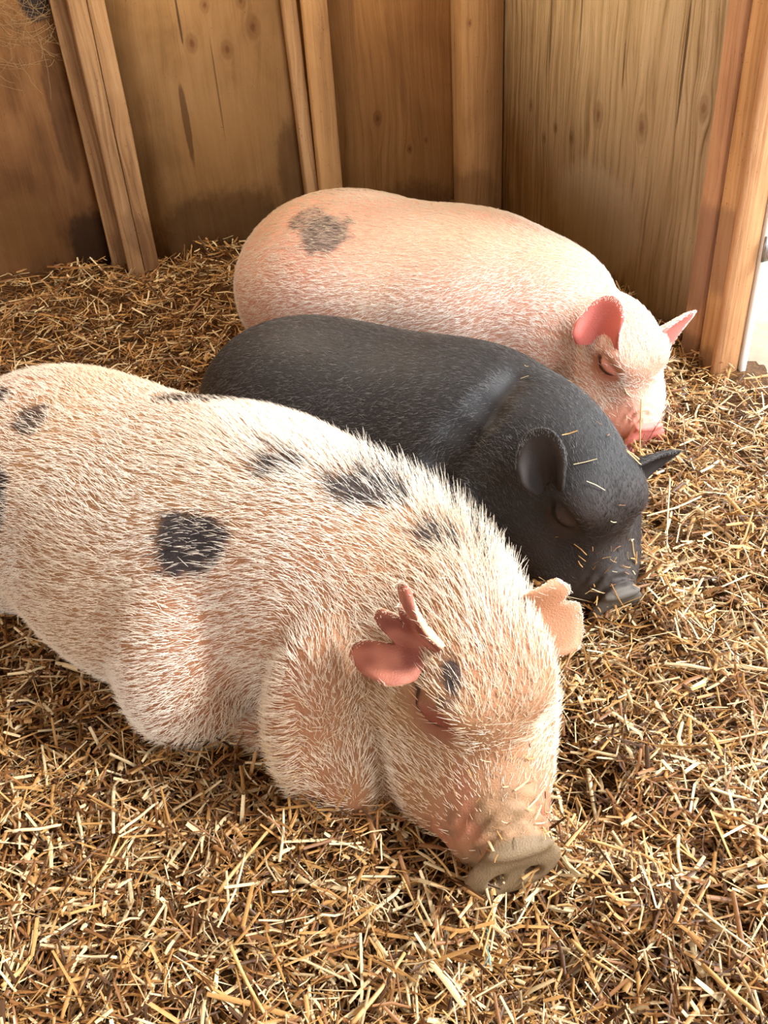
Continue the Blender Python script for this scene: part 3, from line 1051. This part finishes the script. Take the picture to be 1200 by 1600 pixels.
gx = np.linspace(-2.3, 2.4, 236)
gy = np.linspace(-0.3, 4.2, 226)
GX, GY = np.meshgrid(gx, gy, indexing='ij')
gz = ground(GX.ravel(), GY.ravel()) - 0.012
gv = np.stack([GX.ravel(), GY.ravel(), gz], 1)
gi = np.arange(gv.shape[0]).reshape(GX.shape)
gq = np.stack([gi[:-1, :-1], gi[1:, :-1], gi[1:, 1:], gi[:-1, 1:]], -1).reshape(-1, 4)
gb, gr = wall_coords(gv[:, 0], gv[:, 1])
bad = (gb < -0.005) | ((gr < -0.012) & (gr > -0.30) & (gb < 1.30)) | (gv[:, 0] < -2.22) | (gr < -0.12)
gq = gq[~bad[gq].all(1)]
N = Nodes('straw_mat_gap_shade')
v = N.obj()
n1 = N.noise(N.vscale(v, (60, 180, 80)), 1.0, 5, 0.7, 1.2)
n2 = N.noise(N.vscale(v, (190, 60, 80)), 1.0, 5, 0.7, 1.2)
nn = N.math('MAXIMUM', n1, n2)
M_under = N.done(N.ramp(nn, [(0.40, S(52, 33, 17)), (0.58, S(104, 70, 36)), (0.76, S(160, 120, 70))]), 0.8, N.bump(nn, 0.9, 0.012), 0.2)  # brown underlayer, darkened to paint shade into the gaps between straws

bed = mesh_np('straw_bedding', gv, gq, M_under, smooth=True)
tag(bed, 'thick golden straw bedding covering the stall floor', 'straw', kind='stuff')

N = Nodes('straw')
c = N.attr('tint')
v = N.obj()
fib = N.noise(N.vscale(v, (400, 400, 400)), 1.0, 2, 0.6)
c2 = N.mix(N.math('MULTIPLY', N.math('SUBTRACT', fib, 0.4, clamp=True), 1.2, clamp=True), c, N.mix(1.0, c, (0.70, 0.58, 0.45, 1), 'MULTIPLY'))
M_straw = N.done(c2, 0.48, None, 0.4)

PALE, GOLD, BROWN, DARK = (np.array(S(*k)) for k in ((222, 200, 156), (186, 142, 84), (136, 92, 50), (84, 55, 30)))


def straw_geo(pos, az, tilt, length, width, bend, roll, twist=None):
    """n straws: (n,9,3) verts, quads; each a bent split stalk, V in section"""
    n = len(pos)
    t = np.array([-0.5, 0.0, 0.5])
    d = np.stack([np.cos(az) * np.cos(tilt), np.sin(az) * np.cos(tilt), np.sin(tilt)], 1)
    side = np.stack([-np.sin(az), np.cos(az), np.zeros(n)], 1)
    up = np.cross(d, side)
    sd = side * np.cos(roll)[:, None] + up * np.sin(roll)[:, None]
    nu = -side * np.sin(roll)[:, None] + up * np.cos(roll)[:, None]
    V = np.empty((n, 3, 3, 3))
    for i, ti in enumerate(t):
        ctr = pos + d * (ti * length)[:, None] + (side * bend[:, :1] + up * bend[:, 1:]) * (length * (0.25 - ti * ti))[:, None]
        wsc = 1.0 if i == 1 else 0.8
        for j, cj in enumerate((-1, 0, 1)):
            V[:, i, j] = ctr + sd * (cj * 0.5 * wsc * width)[:, None] + nu * ((0.32 if cj == 0 else 0) * width)[:, None]
    b = np.arange(n)[:, None] * 9
    quads = []
    for i in range(2):
        for j in range(2):
            a = i * 3 + j
            quads.append(np.array([a, a + 1, a + 4, a + 3])[None] + b)
    return V.reshape(-1, 3), np.concatenate(quads)


def straw_colors(n):
    t = rng.random(n)
    c = np.where((t < 0.27)[:, None], PALE, np.where((t < 0.60)[:, None], GOLD, np.where((t < 0.86)[:, None], BROWN, DARK)))
    return c * rng.uniform(0.78, 1.12, (n, 1))


if DO_STRAW:
    n = 330000
    x = rng.uniform(-2.0, 2.2, n)
    y = rng.uniform(0.22, 3.7, n)
    d2 = x * x + y * y + 1.0
    keep = rng.random(n) < np.clip(1.9 / d2 ** 0.88, 0, 1)
    back, right = wall_coords(x, y)
    inroom = (back > 0.0) & ((right > 0.0) | (back > 1.40))
    yard = right < -0.02
    keep &= inroom & (~yard | (rng.random(n) < 0.30))
    # inside a generous wedge around the view
    keep &= (np.abs(x - 0.05) < 0.62 * y + 0.42)
    x, y = x[keep], y[keep]
    z = ground(x, y)
    n = len(x)
    layer = rng.random(n) ** 0.8
    z = z + 0.004 + 0.034 * (layer - 0.4)
    p = np.stack([x, y, z], 1)
    pd = pig_dist(p)
    k = pd > -0.004
    p, layer = p[k], layer[k]
    n = len(p)
    length = np.clip(rng.lognormal(math.log(0.036), 0.62, n), 0.010, 0.13)
    width = (0.0014 + 0.0048 * rng.random(n) ** 1.6) * np.where(rng.random(n) < 0.12, 1.5, 1)
    az = rng.uniform(0, 2 * math.pi, n)
    tilt = rng.normal(0, 0.34, n)
    st = rng.random(n) < 0.05
    tilt[st] = rng.uniform(0.5, 1.2, st.sum())
    bend = rng.normal(0, 0.21, (n, 2))
    roll = rng.normal(0, 0.7, n)
    # keep stalk ends out of the pigs
    dd = np.stack([np.cos(az) * np.cos(tilt), np.sin(az) * np.cos(tilt), np.sin(tilt)], 1) * (length * 0.5)[:, None]
    ok = (pig_dist(p + dd) > -0.012) & (pig_dist(p - dd) > -0.012)
    p, length, width, az, tilt, bend, roll, layer = (a[ok] for a in (p, length, width, az, tilt, bend, roll, layer))
    n = len(p)
    print('straws', n)
    sv, sq = straw_geo(p, az, tilt, length, width, bend, roll)
    loose = mesh_np('loose_straw', sv, sq, M_straw, bed)
    loose['kind'] = 'stuff'
    paint_attr(loose.data, 'tint', np.repeat(straw_colors(n), 9, axis=0))

# floor slab under everything and the yard beyond the doorway
N = Nodes('yard_dust')
v = N.obj()
M_yard = N.done(N.ramp(N.noise(v, 14, 6, 0.65), [(0.3, S(214, 202, 182)), (0.7, S(240, 234, 222))]), 0.9)
yd = panel('yard_ground', -2.5, 7.0, 0.10, 6.0, -0.30, -0.022, M_yard, None)
yd.location = CORNER
yd.rotation_euler[2] = ANG - math.pi / 2
tag(yd, 'sunlit pale yard ground outside the doorway', kind='structure')
fl = panel('floor', -4.5, 6.5, -5.0, 9.0, -0.30, -0.14, M_yard, None)
tag(fl, 'pale packed earth floor under the bedding', kind='structure')


# ------------------------------------------------------------------ single long stalks lying on the bedding
def tube(path, r, sides=6, taper=0.75):
    path = np.asarray(path, float)
    n = len(path)
    tan = np.gradient(path, axis=0)
    tan /= np.linalg.norm(tan, axis=1, keepdims=True) + 1e-9
    ref = np.array((0.31, 0.17, 0.93))
    a = np.cross(tan, ref)
    a /= np.linalg.norm(a, axis=1, keepdims=True) + 1e-9
    b = np.cross(tan, a)
    ang = np.linspace(0, 2 * math.pi, sides, endpoint=False)
    rr = (r * (1 - (1 - taper) * np.linspace(0, 1, n)))[:, None, None]
    V = path[:, None] + rr * (np.cos(ang)[None, :, None] * a[:, None] + np.sin(ang)[None, :, None] * b[:, None])
    idx = np.arange(n * sides).reshape(n, sides)
    nx = np.roll(idx, -1, axis=1)
    q = np.stack([idx[:-1], nx[:-1], nx[1:], idx[1:]], -1).reshape(-1, 4)
    c0, c1 = [list(idx[0][::-1])], [list(idx[-1])]
    return V.reshape(-1, 3), q, np.array(c0 + c1)


N = Nodes('long_stalk')
v = N.obj()
M_stalk = [N.done(N.ramp(N.noise(v, 60, 4, 0.6), [(0.3, S(176, 134, 76)), (0.7, S(222, 188, 128))]), 0.4, None, 0.5)]
N = Nodes('bleached_stalk')
v = N.obj()
M_stalk.append(N.done(N.ramp(N.noise(v, 60, 4, 0.6), [(0.3, S(206, 182, 134)), (0.7, S(240, 226, 190))]), 0.4, None, 0.5))

STALKS = [((-0.085, 0.56, 0.02), (-0.015, 0.639, 0.04), 0.0032, 0), ((0.352, 0.599, 0.03), (0.389, 0.524, 0.02), 0.0034, 0),
          ((0.288, 0.944, 0.0), (0.281, 0.849, 0.0), 0.0040, 1), ((-0.527, 0.636, 0.03), (-0.506, 0.683, 0.03), 0.0036, 0),
          ((-0.44, 0.936, 0.03), (-0.422, 0.847, 0.03), 0.0032, 1), ((-0.491, 0.902, 0.03), (-0.466, 0.83, 0.03), 0.0026, 1),
          ((-0.414, 0.846, 0.03), (-0.363, 0.891, 0.03), 0.0026, 1), ((-0.237, 0.66, 0.03), (-0.188, 0.576, 0.03), 0.0028, 0),
          ((0.246, 0.786, 0.02), (0.329, 0.744, 0.02), 0.0022, 0), ((0.377, 0.786, 0.02), (0.363, 0.727, 0.02), 0.0030, 1),
          ((0.202, 0.658, 0.02), (0.245, 0.612, 0.02), 0.0024, 0), ((0.433, 0.856, 0.02), (0.494, 0.818, 0.02), 0.0026, 1),
          ((-0.575, 0.867, 0.02), (-0.508, 0.883, 0.02), 0.0028, 1), ((-0.198, 0.946, 0.03), (-0.239, 0.951, 0.02), 0.0026, 1)]
for i in range(12):
    cx_, cy_ = rng.uniform(-0.5, 0.42), rng.uniform(0.55, 0.85)
    a_, l_ = rng.uniform(0, math.pi), rng.uniform(0.035, 0.065)
    STALKS.append(((cx_ - l_ * math.cos(a_), cy_ - l_ * math.sin(a_), 0.02), (cx_ + l_ * math.cos(a_), cy_ + l_ * math.sin(a_), 0.02), rng.uniform(0.0017, 0.003), int(rng.random() < 0.5)))


def stalk(name, a, b, r, mat, sag=0.05):
    a, b = A3(*a), A3(*b)
    mid = (a + b) / 2
    side = np.cross(b - a, (0, 0, 1.0))
    t = np.linspace(0, 1, 9)[:, None]
    path = a + (b - a) * t + side * sag * (t * (1 - t)) * 2
    path[:, 2] += 0.0012 * np.sin(9 * t[:, 0])
    Vt, q, caps = tube(path - mid, r)
    ob = mesh_np(name, Vt, [q, caps], mat, smooth=False)
    ob.location = mid
    return ob


LOOSE = []
ORD = ['leftmost'] + [w_ + ' from left' for w_ in ('second', 'third', 'fourth', 'fifth', 'sixth', 'seventh', 'eighth', 'ninth')]
for a, b, r, k in STALKS:
    a, b = list(a), list(b)
    xs = np.array([a[0], (a[0] + b[0]) / 2, b[0]])
    ys = np.array([a[1], (a[1] + b[1]) / 2, b[1]])
    zg = ground(xs, ys) + 0.026
    dp = pig_dist(np.stack([xs, ys, zg], 1))
    if (dp < 0.004).any():
        continue
    sl = (zg[2] - zg[0])
    zm = max(zg.mean(), zg[1])
    a[2], b[2] = zm - sl / 2, zm + sl / 2
    ob = stalk('straw_stalk', a, b, r, M_stalk[k], rng.uniform(-0.1, 0.1))
    dx, dy = abs(b[0] - a[0]), abs(b[1] - a[1])
    way = 'lying crosswise' if dx > 1.6 * dy else ('pointing at the viewer' if dy > 1.6 * dx else 'lying slantwise')
    mx, my = (a[0] + b[0]) / 2, (a[1] + b[1]) / 2
    where = ('beside the spotted shoulder' if my > 0.8 and mx < -0.1 else 'right of the spotted head' if mx > 0.24 else
             'in the bottom left straw' if mx < -0.28 else 'in the bottom middle straw' if mx < 0.06 else 'below the spotted snout')
    LOOSE.append((f"{'bleached' if k else 'golden'} {'thick' if r > 0.0026 else 'thin'} stalk {way} {where}", mx, ob))
for lab in sorted({t[0] for t in LOOSE}):
    same = sorted((t for t in LOOSE if t[0] == lab), key=lambda t: t[1])
    for i, t in enumerate(same):
        tag(t[2], lab + ('' if len(same) == 1 else ', ' + ORD[i]), 'straw stalk', 'long loose stalks')
tag(stalk('straw_stalk', (0.557, 1.502, 0.105), (0.529, 1.39, 0.02), 0.0018, M_stalk[1], 0.02),
    'thin pale stalk standing against the far ear of the black pig', 'straw stalk', 'upright stalks')
tag(stalk('straw_stalk', (0.567, 1.765, 0.13), (0.558, 1.70, 0.02), 0.0016, M_stalk[0], 0.02),
    'thin golden stalk standing across the snout of the pinkish white pig', 'straw stalk', 'upright stalks')


# ------------------------------------------------------------------ straw bits on the faces
def surface_pts(V, Q, sel, n):
    w = sel.astype(float)
    pts, tri = tri_sample(V, Q, n, w)
    a, b, c = V[tri[:, 0]], V[tri[:, 1]], V[tri[:, 2]]
    nr = np.cross(b - a, c - a)
    return pts, nr / (np.linalg.norm(nr, axis=1, keepdims=True) + 1e-9)


def bits(pts, nr, lo, hi, wlo, whi):
    n = len(pts)
    d = rng.normal(0, 1, (n, 3))
    d -= nr * (d * nr).sum(1, keepdims=True)
    d /= np.linalg.norm(d, axis=1, keepdims=True)
    d += nr * rng.normal(0.05, 0.12, (n, 1))
    d /= np.linalg.norm(d, axis=1, keepdims=True)
    L = rng.uniform(lo, hi, n)
    return straw_geo(pts + nr * 0.004, np.arctan2(d[:, 1], d[:, 0]), np.arcsin(np.clip(d[:, 2], -1, 1)), L, rng.uniform(wlo, whi, n), rng.normal(0, 0.25, (n, 2)), rng.normal(0, 0.5, n))


def scatter(V, Q, O, HR, s, ln, wy, spec, who, group):
    q = head_local(V, O, HR, s, ln, wy)
    crumbs_v, crumbs_q, off = [], [], 0
    big = []
    for (x0, x1, zmin, ymax, n_big, n_small) in spec:
        sel = (q[:, 0] > x0) & (q[:, 0] < x1) & (q[:, 2] > zmin) & (np.abs(q[:, 1]) < ymax)
        pts, nr = surface_pts(V, Q, sel, n_big + n_small)
        up = nr[:, 2] > 0.1
        pts, nr = pts[up], nr[up]
        nb = min(n_big, len(pts))
        for i in range(nb):
            sv, sq = bits(pts[i:i + 1], nr[i:i + 1], 0.022, 0.045, 0.0018, 0.004)
            ob = mesh_np('straw_piece', sv - pts[i], sq, M_straw)
            ob.location = pts[i]
            pale = rng.random() < 0.5
            paint_attr(ob.data, 'tint', np.repeat((PALE if pale else GOLD)[None] * rng.uniform(0.85, 1.1), 9, axis=0))
            big.append((f"{'pale' if pale else 'golden'} straw bit on the {'snout' if x0 > 0.1 else 'brow' if x0 >= 0 else 'nape'} of the {who}", pts[i][0], ob))
        if len(pts) > nb:
            sv, sq = bits(pts[nb:], nr[nb:], 0.006, 0.018, 0.0009, 0.0022)
            crumbs_v.append(sv)
            crumbs_q.append(sq + off)
            off += len(sv)
    for lab in sorted({t[0] for t in big}):
        same = sorted((t for t in big if t[0] == lab), key=lambda t: t[1])
        for i, t in enumerate(same):
            tag(t[2], lab + ('' if len(same) == 1 else ', ' + ORD[i]), 'straw piece', group)
    sv, sq = np.concatenate(crumbs_v), np.concatenate(crumbs_q)
    ob = mesh_np('straw_crumbs', sv, sq, M_straw)
    paint_attr(ob.data, 'tint', np.repeat(straw_colors(len(sv) // 9) * 1.1, 9, axis=0))
    tag(ob, 'fine straw crumbs sprinkled on the face of the ' + who, 'straw', kind='stuff')


scatter(V1, Q1, O, HR, s, 1.12, 0.89, [(0.13, 0.24, -0.03, 0.06, 6, 34), (0.0, 0.12, 0.05, 0.09, 1, 8), (0.20, 0.27, -0.09, 0.05, 3, 14)], 'spotted pig', 'straw on the spotted pig')
scatter(V2, Q2, O2, HR2, s2, 1.0, 0.97, [(0.13, 0.25, -0.05, 0.06, 8, 70), (0.0, 0.13, 0.0, 0.10, 6, 26), (-0.3, 0.0, 0.05, 0.10, 1, 10)], 'black pig', 'straw on the black pig')
scatter(V3, Q3, O3, HR3, s3, 1.0, 0.95, [(0.11, 0.24, -0.05, 0.06, 2, 10)], 'pinkish white pig', 'straw on the pinkish white pig')

# ------------------------------------------------------------------ frayed blue-green twine
N = Nodes('twine_plastic')
M_twine = N.done((*S(120, 176, 176), 1), 0.4, None, 0.4)
tw = empty('twine_scrap', (0.09, 0.66, 0.0))
tag(tw, 'short frayed scrap of blue-green baling twine in the straw below the spotted snout', 'twine')
zt = float(ground(np.array([0.09]), np.array([0.66]))[0]) + 0.022
t = np.linspace(0, 1, 12)[:, None]
pth = np.array((-0.008, 0.034, zt)) + t * np.array((0.016, -0.060, 0.004)) + np.array((0.006, 0, 0)) * np.sin(5 * t)
Vt, q_, cp = tube(pth, 0.0011, 6, 0.9)
mesh_np('strand', Vt, [q_, cp], M_twine, tw)
for i in range(5):
    e0 = pth[-1]
    d = np.array((rng.normal(0, 0.35), -1, rng.normal(0.1, 0.3))) * rng.uniform(0.010, 0.020)
    Vt, q_, cp = tube(e0 + np.linspace(0, 1, 5)[:, None] * d, 0.0006, 5, 0.5)
    mesh_np('frayed_fibre', Vt, [q_, cp], M_twine, tw)

# ------------------------------------------------------------------ dusty cobweb in the upper left bay
N = Nodes('dusty_web')
M_web = N.done((*S(150, 124, 88), 1), 0.9, None, 0.1)
wv, wq, off = [], [], 0
anchors = []
for i in range(230):
    s0 = 1.30 + 0.30 * rng.random() ** 1.3
    z0 = 0.86 - 0.20 * rng.random() ** 1.2 - 0.25 * max(0, s0 - 1.5)
    a = np.array((s0, 0.004 + 0.02 * rng.random(), z0))
    b = a + np.array((rng.normal(0, 0.06), rng.normal(0.012, 0.02), rng.normal(-0.01, 0.045)))
    b[1] = max(b[1], 0.003)
    b[0] = max(b[0], 1.292)
    t = np.linspace(0, 1, 7)[:, None]
    pth = a + (b - a) * t
    pth[:, 2] -= rng.uniform(0.0, 0.02) * 4 * (t * (1 - t))[:, 0]
    pth += 0.003 * np.stack([noise3(pth, 60, 81 + i), noise3(pth, 60, 82 + i) * 0.3, noise3(pth, 60, 83 + i)], 1)
    Vt, q_, cp = tube(pth, rng.uniform(0.00025, 0.0007), 4, 0.8)
    wv.append(Vt)
    wq.append(q_ + off)
    off += len(Vt)
web_local = np.concatenate(wv)
web_world = CORNER - web_local[:, :1] * U - web_local[:, 1:2] * V_ + np.array((0, 0, 1.0)) * web_local[:, 2:]
wo = web_world.mean(0)
web = mesh_np('cobweb', web_world - wo, np.concatenate(wq), M_web)
web.location = wo
tag(web, 'dusty tangled cobweb in the upper left corner beside the double stud', 'cobweb')

# ------------------------------------------------------------------ metal latch on the doorway trim
N = Nodes('galvanised_metal')
N.b.inputs['Metallic'].default_value = 1.0
M_met = N.done((0.42, 0.43, 0.45, 1), 0.35)


def rw(t_, off_, z_):
    """point in the right wall's frame: along the wall, outwards, up"""
    return CORNER - t_ * V_ + off_ * U + np.array((0, 0, z_))


lt = empty('gate_latch', rw(1.356, 0.045, 0.30))
tag(lt, 'small galvanised hook latch on the outer edge of the doorway', 'latch')
base = np.array(lt.location)
ang = np.linspace(0, 2 * math.pi, 19)
ring = np.array([rw(1.370, 0.046 + 0.012 * math.cos(a_), 0.31 + 0.017 * math.sin(a_)) for a_ in ang]) - base
Vt, q_, cp = tube(ring, 0.0028, 8, 1.0)
mesh_np('ring', Vt, [q_, cp], M_met, lt, smooth=True)
hook = np.array([rw(1.356, 0.050, 0.33), rw(1.370, 0.050, 0.33), rw(1.374, 0.052, 0.30), rw(1.375, 0.056, 0.265), rw(1.372, 0.068, 0.26)]) - base
Vt, q_, cp = tube(hook, 0.0025, 8, 0.8)
mesh_np('hook', Vt, [q_, cp], M_met, lt, smooth=True)
Vp = np.array([rw(a_, b_, c_) for a_ in (1.3545, 1.358) for b_ in (0.032, 0.049) for c_ in (0.285, 0.345)]) - base
mesh_np('plate', Vp, np.array([(0, 1, 3, 2), (4, 6, 7, 5), (0, 4, 5, 1), (2, 3, 7, 6), (0, 2, 6, 4), (1, 5, 7, 3)]), M_met, lt)
